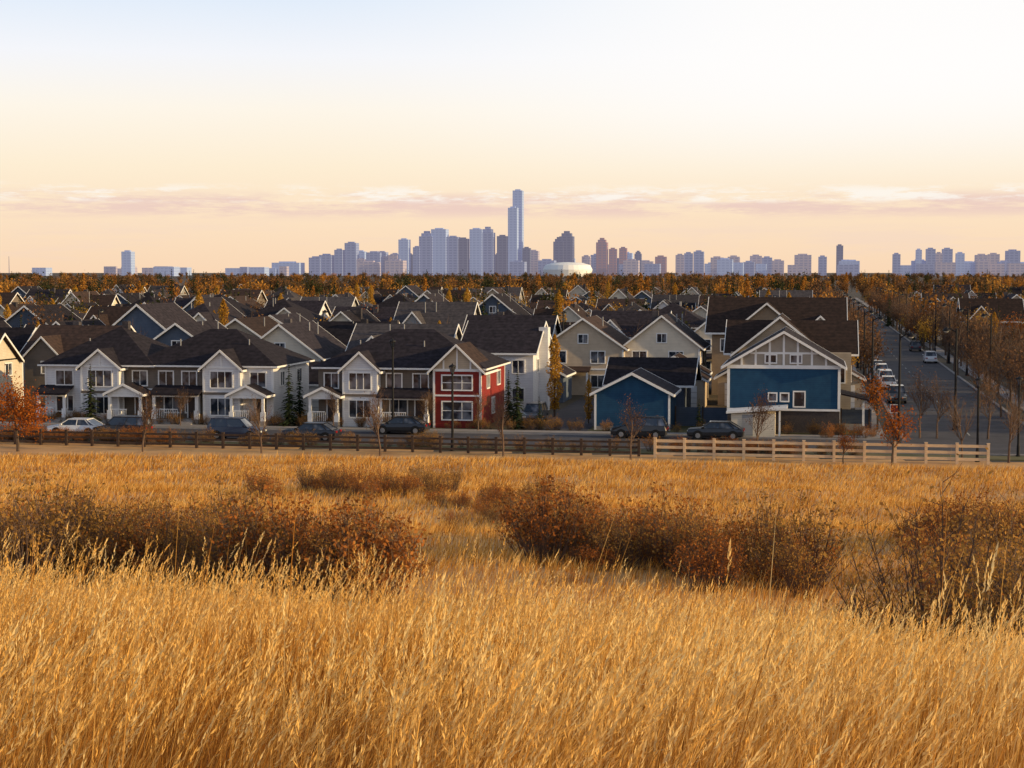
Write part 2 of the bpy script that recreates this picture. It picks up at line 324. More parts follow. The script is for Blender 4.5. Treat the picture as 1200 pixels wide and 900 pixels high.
def blue_house():
    mb=MB(); w=9.4; H=5.75
    mb.box(0,w,.1,11,0,2.0,'brick_base'); mb.box(0,w,0,11,2.0,H,'blue_siding'); mb.box(-.04,w+.04,-.08,0,1.9,2.08,'trim')
    mb.gable_y(0,w,0,11,H,2.75,'roof_dark','panel_tan',.5)
    mb.box(-.05,w+.05,-.09,0,H-.28,H+.02,'trim')
    for i in range(1,8):
        x=w*i/8; hh=2.75*(1-abs(x-w/2)/(w/2)); mb.box(x-.09,x+.09,-.07,0,H+.02,H+hh-.05,'trim')
    mb.box(w*.2,w*.8,-.065,0,H+.95,H+1.12,'trim')
    mb.window(3.2,H+.25,.85,.6,-.01,1); mb.window(5.3,H+.25,.85,.6,-.01,1)
    mb.box(-.04,.18,-.06,0,2.1,H-.3,'trim'); mb.box(w-.18,w+.04,-.06,0,2.1,H-.3,'trim')
    mb.window(3.5,2.75,.6,.6,0,1); mb.window(4.5,2.75,.6,.6,0,1); mb.window(5.6,2.3,.85,1.2,0,1)
    mb.xf=lambda p:(w-p[1],p[0],p[2])
    mb.window(2,3.3,1.2,1.4); mb.window(6,3.3,1.5,1.4); mb.window(3,.5,1.2,1.2); mb.xf=None
    mb.box(w,w+2.2,3,7.5,0,.45,'concrete')
    for y in(3.2,5.2,7.3): mb.box(w+1.95,w+2.15,y-.1,y+.1,.45,2.6,'trim')
    mb.slab([(w,2.6,3.3),(w+2.5,2.6,2.75),(w+2.5,7.9,2.75),(w,7.9,3.3)],.15,'roof_dark')
    putg('blue_house',mb.mesh('blue_house'),-7.1,146)
    mb=MB()
    mb.box(0,11,0,11,0,6.2,'beige_siding'); mb.gable_y(.5,8.5,-.4,11,6.2,3.2,'roof_brown','beige_siding'); mb.gable_x(-.2,11.2,1.4,10.8,6.18,2.7,'roof_brown','beige_siding')
    mb.window(4.1,7.0,.8,.8,-.4,1); mb.window(9.2,3.5,1.2,1.3)
    mb.xf=lambda p:(11-p[1],p[0],p[2]); mb.window(2,3.5,1.4,1.3); mb.window(6,3.5,1.4,1.3);mb.window(4,.9,1.4,1.3); mb.xf=None
    putg('beige_house',mb.mesh('beige_house'),-7.5,159.5)
    mb=MB(); w=14
    mb.box(0,w,0,12,0,7.2,'tan_siding'); mb.gable_x(0,w,0,12,7.2,3.4,'roof_brown','tan_siding',.7); mb.gable_y(2.5,9.5,-1,6.0,7.2,2.9,'roof_brown','tan_siding')
    mb.gable_y(10.2,13.4,-.3,5.0,7.2,1.5,'roof_dark','cream_siding',.3)
    for x in(1,5.2,7.2,11.5): mb.window(x,4.9,1.3,1.3,-.0)
    putg('large_brown_house',mb.mesh('large_brown_house'),-11.0,190)
    mb=MB(); mb.box(0,3.6,0,2.6,0,1.95,'cream_siding'); mb.slab([(-.4,-.4,2.1),(4.6,-.4,2.5),(4.6,3,2.5),(-.4,3,2.1)],.16,'trim'); mb.box(3.9,4.05,.1,.25,0,2.3,'trim'); mb.box(.9,1.8,-.04,0,.1,1.85,'grey_siding')
    putg('garden_shed',mb.mesh('garden_shed'),-6.6,142.2)
blue_house()
def house_variant(k,w,D,H,rh,wall,roof,style):
    mb=MB()
    mb.box(0,w,0,D,0,H,wall)
    if style==0:
        mb.gable_y(0,w,0,D,H,rh,roof,wall)
        mb.window(w*.5-.5,H+.5,1,.9,0,2)
    elif style==1:
        mb.gable_x(0,w,0,D,H,rh,roof,wall); mb.box(.6,w*.5,-.9,1,0,H-.1,wall); mb.gable_y(.6,w*.5,-.9,D*.45,H-.1,rh*.7,roof,wall,.35,back=False)
        mb.gable_y(w*.55,w-.5,D*.55,D+.5,H-.1,rh*.6,roof,wall,.3)
        mb.window(w*.5-1.2-w*.1,3.5 if H>4 else 1.,1.1,1.2,-.9)
    elif style==2:
        mb.hip(0,w,0,D,H,rh,roof); mb.gable_y(w*.45,w-.4,-.7,D*.45,H,rh*.62,roof,'cream_siding',.35,back=False); mb.box(w*.45,w-.4,-.7,.5,0,H,wall)
    elif style==3:
        mb.gable_y(0,w*.72,0,D,H,rh,roof,wall); mb.gable_x(w*.3,w,D*.25,D*.9,H-.15,rh*.85,roof,wall)
    zs=(.95,3.6) if H>4.9 else (.95,)
    for z in zs:
        for x in(w*.12,w*.6):
            if style in(1,) and x<w*.5: continue
            if style==2 and x>w*.4: continue
            mb.window(x,z,1.5,1.25,0,2)
    mb.xf=lambda p:(w-p[1],p[0],p[2])
    for z in zs:
        for y in(D*.2,D*.65): mb.window(y,z,1.3,1.2,0,2)
    mb.box(-.02,.16,-.04,0,0,H-.2,'trim'); mb.box(D-.16,D+.02,-.04,0,0,H-.2,'trim')
    mb.xf=lambda p:(w-p[0],D-p[1],p[2])
    for z in zs:
        for x in(w*.15,w*.65): mb.window(x,z,1.5,1.25,0,2)
    mb.xf=None
    for x in(0,w-.16): mb.box(x-.01,x+.17,-.04,0,0,H-.25,'trim')
    mb.box(-.03,w+.03,-.05,0,2.8,3.0,'trim') if style in(0,3) else None
    mb.slab([(w*.05,-1.6,2.75),(w*.6,-1.6,2.75),(w*.6,-.05,3.2),(w*.05,-.05,3.2)],.14,roof) if style!=1 else None
    if style!=1:
        for x in(w*.08,w*.57): mb.box(x-.1,x+.1,-1.5,-1.3,0,2.6,'trim')
    mb.box(w*.3,w*.3+.7,D*.6,D*.6+.7,H+.5,H+rh+.5,'roof_grey') if k%2 else None
    for q in range(2): xx,yy=w*R.uniform(.3,.7),D*R.uniform(.3,.7); mb.tube((xx,yy,H+.5),(xx,yy,H+rh+.15),.08,.08,'grey_siding',6,True)
    return mb.mesh('two_storey_house_%d'%k)
specs=[(9,11,5.3,3.1,'beige_siding','roof_brown',0),(9.6,10,5.4,3.1,'white_siding','roof_dark',1),(8.6,11,5.4,3.0,'tan_siding','roof_dark',2),
(9.4,11,5.3,3.2,'cream_siding','roof_brown',3),(8.8,11,5.5,3.2,'slate_siding','roof_dark',0),(9.8,10,5.3,3.3,'grey_siding','roof_grey',1),
(9,11,5.4,3.1,'white_siding','roof_dark',3),(9.2,10,5.3,3.0,'taupe_siding','roof_brown',1),(8.8,11,5.3,3.0,'beige_siding','roof_grey',2),(8.4,11,5.4,3.3,'cream_siding','roof_dark',0),
(11.5,12,5.3,3.4,'tan_siding','roof_dark',2),(7.6,12,5.6,3.5,'cream_siding','roof_dark',0),(10.5,9,3.4,3.2,'beige_siding','roof_brown',1)]
hv=[(house_variant(i,*s),s[0]) for i,s in enumerate(specs)]
gar=[]
for i,(wl,rf) in enumerate([('beige_siding','roof_brown'),('white_siding','roof_dark'),('slate_siding','roof_dark'),('tan_siding','roof_grey')]):
    mb=MB(); mb.box(0,6.4,0,6.4,0,2.9,wl); (mb.gable_y if i%2==0 else mb.gable_x)(0,6.4,0,6.4,2.9,1.8,rf,wl,.35); mb.box(.7,5.7,-.04,0,0,2.3,'trim')
    for q in(.55,1.1,1.65): mb.box(.7,5.7,-.05,-.041,q,q+.03,'grey_siding')
    gar.append(mb.mesh('detached_garage_%d'%i))
def inview(a,b,mg=.36):
    x,y=W(a,b); return y>0 and abs(x)<mg*y+12
rows=[187,219,251,285,317,351,383,417,449,483,521,560]
for ri,b in enumerate(rows):
    a=-210+R.random()*3
    while a<80+b*.12:
        k=R.randrange(len(hv)); me,w=hv[k]
        bad=(3.0<a+w and a<23.5) or (b==187 and -40<a+w and a<5)
        if b>320 and R.random()<.06+(b-320)/450: bad=True
        if a>20 and R.random()<.45: bad=True
        if not bad and inview(a,b):
            bb=b+R.uniform(-2,2); szs=(1,1,R.uniform(.88,1.12))
            if R.random()<(.7 if ri%2==0 else .3): putg('two_storey_house',me,a+w,bb+11,math.pi,sc=szs)
            else: putg('two_storey_house',me,a,bb,0,sc=szs)
        a+=w+R.uniform(1.4,4.0)
        if 3.0<a+4 and a<23.5: a=24
for a,b,k in[(-39,189,1),(-29.5,187,0),(-20.6,188,9)]: putg('two_storey_house',hv[k][0],a,b)
mb=MB(); mb.box(0,7,0,10.5,0,5.9,'white_siding'); mb.gable_x(0,7,0,10.5,5.9,2.7,'roof_dark','white_siding',.4)
for x in(.8,2.9,5): mb.window(x,3.9,1.1,1.2)
for x in(.8,5): mb.window(x,1.2,1.1,1.2)
mb.xf=lambda p:(7-p[1],p[0],p[2]); mb.window(2,3.9,1.1,1.2);mb.window(7,3.9,1.1,1.2); mb.xf=None
mb.box(7.002,7.9,3.5,5,0,8.2,'white_siding')
putg('white_house',mb.mesh('white_house'),-33.5,162)
for a,b,k in[(-98,147,8),(-88,150,3),(-80,164,7),(-68.5,166,4),(-57,165,9),(-46,166,5),(-110,148,4),(-104,166,0),(-92,166,6)]:
    putg('two_storey_house',hv[k][0],a,b,0,(1,1,.95))
for a,b,k in[(-17,170,0),(-9.5,175,0),(-1.5,174,0),(-52,158.5,1),(-61,158.5,2),(-40,159,3),(-17.5,179,0),(-32,176,2),(-41,179,0),(-50,179,3),(-60,179,1),(-70,179,2)]:
    putg('detached_garage',gar[k],a,b)
mb=MB(); mb.box(0,14,0,30,0,8.5,'white_siding')
for z in(1,4,6.4):
    for x in(1.5,5,8.5,12): mb.window(x,z,1.2,1.3)
mb.hip(0,14,0,30,8.5,1.6,'roof_dark'); 
putg('apartment_block',mb.mesh('apartment_block'),38,225)
# ------------------------------------------------------------ trees
def rvec(n): 
    v=rs.normal(size=(n,3)); return v/np.linalg.norm(v,axis=1)[:,None]
def leafquads(cent,size,jit=.35):
    n=len(cent); a=rvec(n); b=np.cross(a,rvec(n)); b/=np.linalg.norm(b,axis=1)[:,None]+1e-9
    s=(size*(1+jit*rs.uniform(-1,1,n)))[:,None]; a=a*s*.5; b=b*s*.34
    return np.stack([cent-a,cent+b*.9,cent+a,cent-b*.9],1)
def grow(mb,tips,p,d,ln,r,dep,maxd,spread,up,mat,sides=5):
    p=Vector(p); d=Vector(d).normalized(); seg=3 if dep<2 else 2
    for i in range(seg):
        q=p+d*(ln/seg); r2=r*(.86 if dep<maxd else .6)
        mb.tube(p,q,r,r2,mat,max(3,sides-dep)); p=q; r=r2
        d=(d+Vector((R.uniform(-1,1),R.uniform(-1,1),R.uniform(-.5,1)))*.13+Vector((0,0,up*.07))).normalized()
        if dep>=maxd-1: tips.append(tuple(p))
        if dep<maxd and (i>0 or dep>0):
            for _ in range(2 if dep<2 else R.choice((1,2))):
                ax=d.orthogonal().normalized(); ax.rotate(Matrix.Rotation(R.uniform(0,6.28),3,d).to_quaternion())
                nd=(d*(1-spread)+ax*spread+Vector((0,0,up*.25))).normalized()
                grow(mb,tips,p,nd,ln*R.uniform(.5,.72),r*.6,dep+1,maxd,spread,up,mat,sides)
    if dep<maxd: grow(mb,tips,p,d,ln*.7,r*.85,dep+1,maxd,spread,up,mat,sides)
def broadtree(name,H,leaf,nleaf,lsize,spread=.55,maxd=3,up=.5,cr=.5,r=.0,wmat='bark',trunk=.28):
    mb=MB(); tips=[]
    r=r or H*.013
    grow(mb,tips,(0,0,0),(R.uniform(-.03,.03),R.uniform(-.03,.03),1),H*trunk,r*1.3,0,maxd,spread,up,wmat)
    T=np.array(tips); mz=T[:,2].max(); sc=H/mz
    mb.v=[(x*sc,y*sc,z*sc) for x,y,z in mb.v]; T=T*sc
    if nleaf:
        c=T[rs.randint(0,len(T),nleaf)]+rs.normal(size=(nleaf,3))*cr; c[:,2]=np.maximum(c[:,2],H*.12)
        mb.quads(leafquads(c,lsize),leaf)
    return mb.mesh(name,True)
def spruce(name,H,rad,leaf='spruce_leaf',n=46,per=9):
    mb=MB(); mb.tube((0,0,0),(0,0,H*.97),H*.02,.01,'bark',6)
    Q=[]
    for i in range(n):
        t=(i+.5)/n; z=H*(.06+.93*t); L=rad*(1-t)**.85*R.uniform(.75,1.12)+.08; nb=int(per*(1-t*.5))
        for j in range(nb):
            th=R.uniform(0,6.283); l=L*R.uniform(.7,1.1); dx,dy=math.cos(th),math.sin(th); dr=.28*l
            px,py=-dy,dx; wd=l*.2+.05
            for k in range(3):
                f0=k/3*.9; f1=f0+.42; wz=wd*(1.15-f0*.7)
                p0=np.array([dx*l*f0,dy*l*f0,z-dr*f0]); p1=np.array([dx*l*f1,dy*l*f1,z-dr*f1-.02*H*R.random()])
                s=np.array([px,py,0])*wz; dn=np.array([0,0,-.35*wz])
                m=(p0+p1)/2
                Q.append([p0,m+s+dn,p1,m-s+dn])
    mb.quads(np.array(Q),leaf); return mb.mesh(name,True)
leafmat('spruce_leaf',[(.014,.024,.014),(.03,.042,.02),(.055,.055,.025)],.1)
leafmat('leaf_yellow',[(.34,.17,.03),(.52,.28,.04),(.58,.38,.08)],.35)
leafmat('leaf_orange',[(.26,.06,.015),(.38,.11,.02),(.42,.17,.03)],.35)
leafmat('leaf_brown',[(.10,.055,.035),(.17,.09,.05),(.26,.13,.055)],.3)
leafmat('leaf_mixed',[(.06,.045,.03),(.12,.065,.035),(.19,.10,.045),(.10,.075,.038),(.30,.13,.04),(.15,.085,.045)],.3,.75)
leafmat('leaf_gold',[(.22,.10,.03),(.40,.17,.035),(.52,.25,.05),(.34,.18,.05)],.3,.6)
leafmat('leaf_rust',[(.12,.048,.02),(.32,.11,.028),(.48,.18,.045),(.36,.20,.06)],.35,.5)
leafmat('leaf_olive',[(.14,.075,.028),(.32,.17,.045),(.46,.25,.065),(.42,.17,.045)],.35,.5)
leafmat('leaf_green',[(.03,.04,.018),(.055,.055,.022),(.10,.075,.03)],.3)
T_far=[broadtree('far_leafy_tree',10,'leaf_mixed',460,.8,cr=.7,maxd=2,r=.12) for _ in range(2)]
T_gold=broadtree('far_gold_tree',10,'leaf_gold',460,.75,cr=.7,maxd=2,r=.12)
T_grn=broadtree('far_green_tree',10,'leaf_green',460,.75,cr=.8,maxd=2,r=.12)
T_farb=broadtree('far_brown_tree',10,'leaf_brown',380,.5,cr=.6,maxd=3,r=.12)
T_spr=[spruce('spruce_tree',10,2.1,n=30,per=8),spruce('spruce_tree_slim',10,1.5,n=30,per=7)]
T_yel=broadtree('yellow_tree',7,'leaf_yellow',1100,.28,cr=.45,maxd=3)
T_bar=broadtree('bare_street_tree',7,'leaf_brown',300,.17,cr=.3,maxd=4,r=.08,wmat='twig')
T_or=broadtree('orange_tree',6,'leaf_orange',1600,.2,cr=.42,maxd=3)
def columnar(name,H,r,leaf,n,ls=.2):
    mb=MB(); mb.tube((0,0,0),(0,0,H*.95),.11,.02,'bark',6); t=rs.rand(n); z=H*(.1+.9*t); rr=r*np.sin(np.clip(np.pi*(.12+.88*t),0,np.pi))**.6*np.sqrt(rs.rand(n))*(1+.25*np.sin(z*3)); th=rs.rand(n)*6.28
    for i in range(26):
        zz=H*R.uniform(.1,.8); a=R.uniform(0,6.28); mb.tube((0,0,zz),(math.cos(a)*r*.6,math.sin(a)*r*.6,zz+H*.15),.03,.008,'bark',3)
    mb.quads(leafquads(np.stack([rr*np.cos(th),rr*np.sin(th),z],1),ls),leaf); return mb.mesh(name,True)
cp=columnar('yellow_poplar',7.8,.75,'leaf_yellow',2200)
cpf=columnar('far_poplar',11,1.2,'leaf_gold',600,.55)
def cols(n,b0,b1,amin=-210,amax=100):
    out=[]
    while len(out)<n:
        b=R.uniform(b0,b1); a=R.uniform(amin,amax)
        if not inview(a,b): continue
        if 5.5<a<20.3: continue
        if -40<a<6 and b<200: continue
        x,y=W(a,b); out.append((x,y,0.))
    return np.array(out)
def uni(n,a,b): return rs.uniform(a,b,n)
for nm,me,n,b0,b1,s0,s1 in[('neighbourhood_yellow_trees',T_yel,80,205,560,.7,1.25),('neighbourhood_poplars',cp,85,200,560,.85,1.4),('neighbourhood_bare_trees',T_bar,260,176,560,.8,1.3),
    ('neighbourhood_spruce_trees',T_spr[0],150,182,560,.55,1.1),('neighbourhood_orange_trees',T_or,55,205,560,.7,1.4),('neighbourhood_green_trees',T_grn,70,215,560,.6,.95),
    ('neighbourhood_brown_trees',T_farb,150,210,560,.65,1.0),('neighbourhood_gold_trees',T_gold,70,300,560,.6,1.0),('neighbourhood_tall_spruces',T_spr[1],50,280,560,1.,1.35)]:
    P=cols(n,b0,b1); instancer(nm,me,P,uni(n,s0,s1),me.name)
def far(n,d0,d1,spread=.38,seed=0):
    y=d0*np.exp(rs.rand(n)*math.log(d1/d0)); x=(rs.rand(n)*2-1)*spread*y
    den=.5+.5*np.sin(x/y*31+seed*2.1)*np.sin(np.log(y)*13+seed+x/y*9); ok=rs.rand(n)<den*1.5-.05
    a=x*C-y*S; ok&=~((a>5)&(a<21)&(y<900)); return np.stack([x[ok],y[ok],0*y[ok]],1)
def fari(nm,t,n,d0,d1,s0,s1,sd):
    P=far(n,d0,d1,seed=sd); instancer(nm,t,P,s0+(s1-s0)*rs.rand(len(P))**1.6,t.name)
fari('distant_trees',T_far[0],800,500,4500,.55,1.25,1); fari('distant_trees',T_far[1],800,500,4500,.55,1.25,2)
fari('distant_gold_trees',T_gold,750,480,3500,.55,1.2,3); fari('distant_green_trees',T_grn,480,520,3500,.6,1.25,4)
fari('distant_brown_trees',T_farb,900,480,3500,.6,1.2,5)
fari('distant_spruce_trees',T_spr[0],330,420,1500,.8,1.5,6); fari('distant_spruce_trees',T_spr[1],220,420,1500,.8,1.5,7); fari('distant_poplars',cpf,220,420,1300,.7,1.2,8)
pts=[]
for b in np.arange(150,640,7.0):
    for a in (20.,24.5,29,34,39,44,3.4,6.6):
        if a<10 and b<205: continue
        if R.random()<(.92 if a>10 else .75): x,y=W(a+R.uniform(-1.5,1.5)*(1 if a>10 else .3),b+R.uniform(-3,3)); pts.append((x,y,0))
pts=np.array(pts); rs.shuffle(pts); n_=len(pts); k=[0,int(n_*.5),int(n_*.78),int(n_*.86),int(n_*.93),int(n_*.97)]
for j,(me,s0,s1) in enumerate([(T_bar,.9,1.45),(T_farb,.6,.95),(T_or,.8,1.3),(T_yel,.7,1.1),(T_spr[0],.5,.9)]):
    q=pts[k[j]:k[j+1]]; instancer('avenue_trees',me,q,uni(len(q),s0,s1),me.name)
def sight(px,b):
    t=(px-600)/2000.; y=b/(t*S+C); return t*y,y
def plant(name,me,px,b,sc=1,rot=None):
    x,y=sight(px,b); return put(name,me,x,y,float(zt(x,y)),R.uniform(0,6) if rot is None else rot,sc)
young=[broadtree('young_tree_%d'%i,4.6,'leaf_brown',nl,.09,spread=.42,cr=.16,maxd=4,up=.9,r=.05,wmat='twig',trunk=.3) for i,nl in enumerate((120,380,700))]
for px,b,k,s in[(165,122,1,1.1),(305,122.5,0,1.),(445,122.5,1,1.15),(590,123,0,1.12),(740,123,1,1.05),(890,127,2,1.15),(1130,128,0,1.1),(1185,126,0,1.2),(1100,143,1,1.2),(560,143,2,.8),(210,143,2,.8),(1080,143,1,1.3),(1160,143,2,1.3),(390,143.4,1,.8),(500,143.4,2,.8),(1190,150,2,1.5),(1175,165,1,1.5),(1150,175,2,1.5)]:
    plant('young_bare_tree',young[k],px,b,s)
plant('orange_maple_tree',broadtree('orange_maple_tree',5.6,'leaf_orange',3800,.17,cr=.42,maxd=3,spread=.6),18,120,1)
yo=broadtree('orange_young_tree',4.4,'leaf_orange',900,.15,cr=.25,maxd=3,up=.9,r=.05)
plant('orange_young_tree',yo,990,123.2,.6); plant('orange_young_tree',yo,1048,122.5,1.05); plant('orange_young_tree',yo,1030,150,1.2)
for px,b,s in[(650,158,1),(690,152,.52),(88,182,.9),(45,190,1),(470,190,.9),(60,176,.8),(515,200,1),(560,188,.8)]: plant('yellow_poplar',cp,px,b,s)
for px,b,s in[(105,143.6,.56),(338,144.6,.58),(350,147,.5),(606,145,.55),(596,150,.5),(820,146,.3),(632,146,.3)]: plant('spruce_tree',T_spr[0],px,b,s)
# ------------------------------------------------------------ shrubs
def shrub(name,H,rad,nst,nleaf,leaf,ls,loose=1.):
    mb=MB(); T=[]
    for i in range(nst):
        th=R.uniform(0,6.28); rr=rad*math.sqrt(R.random()); h=H*R.uniform(.45,1.1)*(1-.3*(rr/rad)**2)
        p=Vector((rr*.35*math.cos(th),rr*.35*math.sin(th),0)); e=Vector((rr*math.cos(th),rr*math.sin(th),h))
        m=(p+e)/2+Vector((R.uniform(-.1,.1),R.uniform(-.1,.1),.1*h)); mb.tube(p,m,.012,.009,'twig',3); mb.tube(m,e,.009,.003,'twig',3)
        for k in range(6):
            q=m.lerp(e,R.random()); g=q+Vector((R.uniform(-.25,.25),R.uniform(-.25,.25),R.uniform(.05,.4)))*H*.5*loose; mb.tube(q,g,.005,.002,'twig',3); T.append(tuple(g)); T.append(tuple(q.lerp(g,.5)))
        T.append(tuple(e)); T.append(tuple(m))
    T=np.array(T); c=T[rs.randint(0,len(T),nleaf)]+rs.normal(size=(nleaf,3))*.05*H; c[:,2]=np.abs(c[:,2])
    mb.quads(leafquads(c,ls),leaf); return mb.mesh(name,True)
SH=[shrub('rust_shrub',1.5,.95,40,1000,'leaf_rust',.07),shrub('olive_shrub',1.6,.9,46,700,'leaf_olive',.07),shrub('dense_shrub',1.2,1.0,36,1300,'leaf_rust',.075),shrub('tall_willow_shrub',2.4,1.3,60,1900,'leaf_olive',.055,.8)]
def patch(name,regions,me,cname,smin,smax,dens):
    P=[];sc=[]
    for (px0,px1,d0,d1) in regions:
        n=int(abs(px1-px0)/2000*((d0+d1)/2)*(d1-d0)*dens)+1
        for _ in range(n):
            d=R.uniform(d0,d1); t=(R.uniform(px0,px1)-600)/2000; x=t*d; P.append((x,d,float(zt(x,d))-.05)); sc.append(smin+(smax-smin)*R.random()**1.4)
    instancer(name,me,np.array(P),np.array(sc),cname)
left=[(10,150,41,48),(110,260,42,49),(180,330,40,47),(290,440,38,44),(-60,60,43,49)]
cent=[(625,760,46,54),(700,830,44,51),(800,950,41,47),(650,700,52,58)]
right=[(1130,1330,23,29),(1170,1360,19,24),(1095,1140,20,23)]
right2=[(1080,1160,40,46),(1060,1230,50,58)]
farr=[(500,660,75,82),(380,540,84,90),(290,325,84,88),(560,640,68,74),(330,420,88,92),(600,680,62,68)]
for me,cn,dn in((SH[0],'rust_shrub',.26),(SH[1],'olive_shrub',.24),(SH[2],'dense_shrub',.12)):
    patch('shrub_thicket',left,me,cn,.65,1.6,dn); patch('shrub_thicket',cent,me,cn,.6,1.5,dn); patch('shrub_thicket',right+right2,me,cn,.6,1.2,dn); patch('shrub_thicket',farr,me,cn,.45,1.0,dn*.6)
patch('tall_shrub_thicket',right,SH[3],'tall_willow_shrub',.75,1.25,.5)
patch('tall_shrub_thicket',left+cent,SH[3],'tall_willow_shrub',.55,.95,.10)
patch('scattered_shrubs',[(250,1150,40,75)],SH[0],'rust_shrub',.25,.5,.018)
P=[];sc=[]
for _ in range(300):
    a=R.uniform(-95,4); b=R.choice([R.uniform(127.5,129.8),R.uniform(144.2,145)]); x,y=W(a,b); P.append((x,y,.03)); sc.append(R.uniform(.35,.8))
instancer('boulevard_shrubs',SH[1],np.array(P),np.array(sc),'olive_shrub')
P=[];sc=[]
for _ in range(200):
    a=R.choice([R.uniform(-75,-50),R.uniform(-12,34)]); b=R.uniform(126.8,130) if a<0 else R.uniform(141,146) ; 
    if a>0 and 5<a<20: continue
    x,y=W(a,b); P.append((x,y,.03)); sc.append(R.uniform(.4,.85))
instancer('boulevard_shrubs',SH[0],np.array(P),np.array(sc),'rust_shrub')
# ------------------------------------------------------------ fences
def fence(name,a0,a1,b,mat,h=1.25,sp=2.15,rails=3,rh=.075):
    mb=MB(); n=int((a1-a0)/sp); 
    for i in range(n+1):
        x=i*sp; x0,y0=W(a0+x,b); z=float(zt(x0,y0)); mb.box(x-.1,x+.1,-.1,.1,z-.3,z+h+.08,mat); mb.box(x-.12,x+.12,-.12,.12,z+h+.08,z+h+.12,mat)
        if i<n:
            for k in range(rails):
                zz=z+h*(.26+.33*k); j=R.uniform(-.015,.015); mb.box(x+.1,x+sp-.1,-.04,.04,zz-rh+j,zz+rh+j,mat)
    putg(name,mb.mesh(name),a0,b,z=0)
fence('wood_rail_fence',-11.3,12.5,124.5,'wood_fence',1.4,rh=.1); fence('dark_rail_fence',-90,-11.6,125.6,'dark_fence',1.15)
mb=MB(); mb.box(0,17,0,.06,0,1.7,'slate_siding'); 
for i in range(8): mb.box(i*2.4-.06,i*2.4+.06,-.06,-.002,0,1.8,'dark_fence')
putg('yard_fence',mb.mesh('yard_fence'),-11.9,151)
# ------------------------------------------------------------ lamps
def lamp(h):
    mb=MB(); mb.lathe([(.0,0),(.24,0),(.24,.15),(.17,.2),(.16,.9),(.13,1.0),(.11,1.1),(.085,h-.2),(.085,h),(0,h)],'black_metal',n=10)
    sg=1
    mb.tube((0,0,h-.35),(sg*.45,0,h-.05),.05,.05,'black_metal',6); mb.tube((sg*.45,0,h-.05),(sg*.85,0,h-.0),.05,.04,'black_metal',6)
    mb.lathe([(.0,h+.12),(.06,h+.1),(.14,h),(.32,h-.14),(.34,h-.22),(.26,h-.24)],'black_metal',sg*.85,0,n=10)
    mb.lathe([(.24,h-.24),(.14,h-.34),(0,h-.38)],'head_light',sg*.85,0,n=10)
    return mb.mesh('street_lamp')
def postlamp(h):
    mb=MB(); mb.lathe([(0,0),(.2,0),(.2,.12),(.14,.2),(.13,.9),(.10,1.1),(.08,h-.8),(.13,h-.75),(.13,h-.68),(.05,h-.62)],'black_metal',n=10)
    mb.lathe([(.1,h-.66),(.2,h-.2)],'window_glass',n=8); mb.lathe([(.30,h-.2),(.26,h-.08),(.06,h),(.03,h+.1),(0,h+.12)],'black_metal',n=10)
    for i in range(4):
        t=i*math.pi/2; mb.tube((.11*math.cos(t),.11*math.sin(t),h-.66),(.22*math.cos(t),.22*math.sin(t),h-.2),.02,.02,'black_metal',3)
    return mb.mesh('street_lamp_post')
L1=lamp(8.8); L2=postlamp(6.6)
plant('street_lamp',L2,530,127.2,1,0); plant('street_lamp',postlamp(7.9),460,141.3,1,0)
plant('street_lamp',L1,1055,137.5,1,-ANG); plant('street_lamp',L1,1121,151,1,math.pi-ANG); plant('street_lamp',L2,1148,126.2,.92,0); plant('street_lamp',L2,1196,130,.9,0)
for b in range(186,560,30): putg('street_lamp',L1,6.3,b,0); putg('street_lamp',L1,20,b+15,math.pi)
for a,b in((-60,205),(-30,206),(-90,206),(-50,270),(-20,272),(-100,270)): putg('street_lamp',L1,a,b,math.pi/2)
mb=MB(); mb.tube((0,0,0),(0,0,3),.04,.04,'black_metal',8,True); mb.box(-.35,.35,-.05,-.03,2.2,2.9,'trim'); mb.box(-.3,.3,-.056,-.051,2.25,2.85,'car_red')
putg('traffic_sign',mb.mesh('traffic_sign'),6.6,141.6)
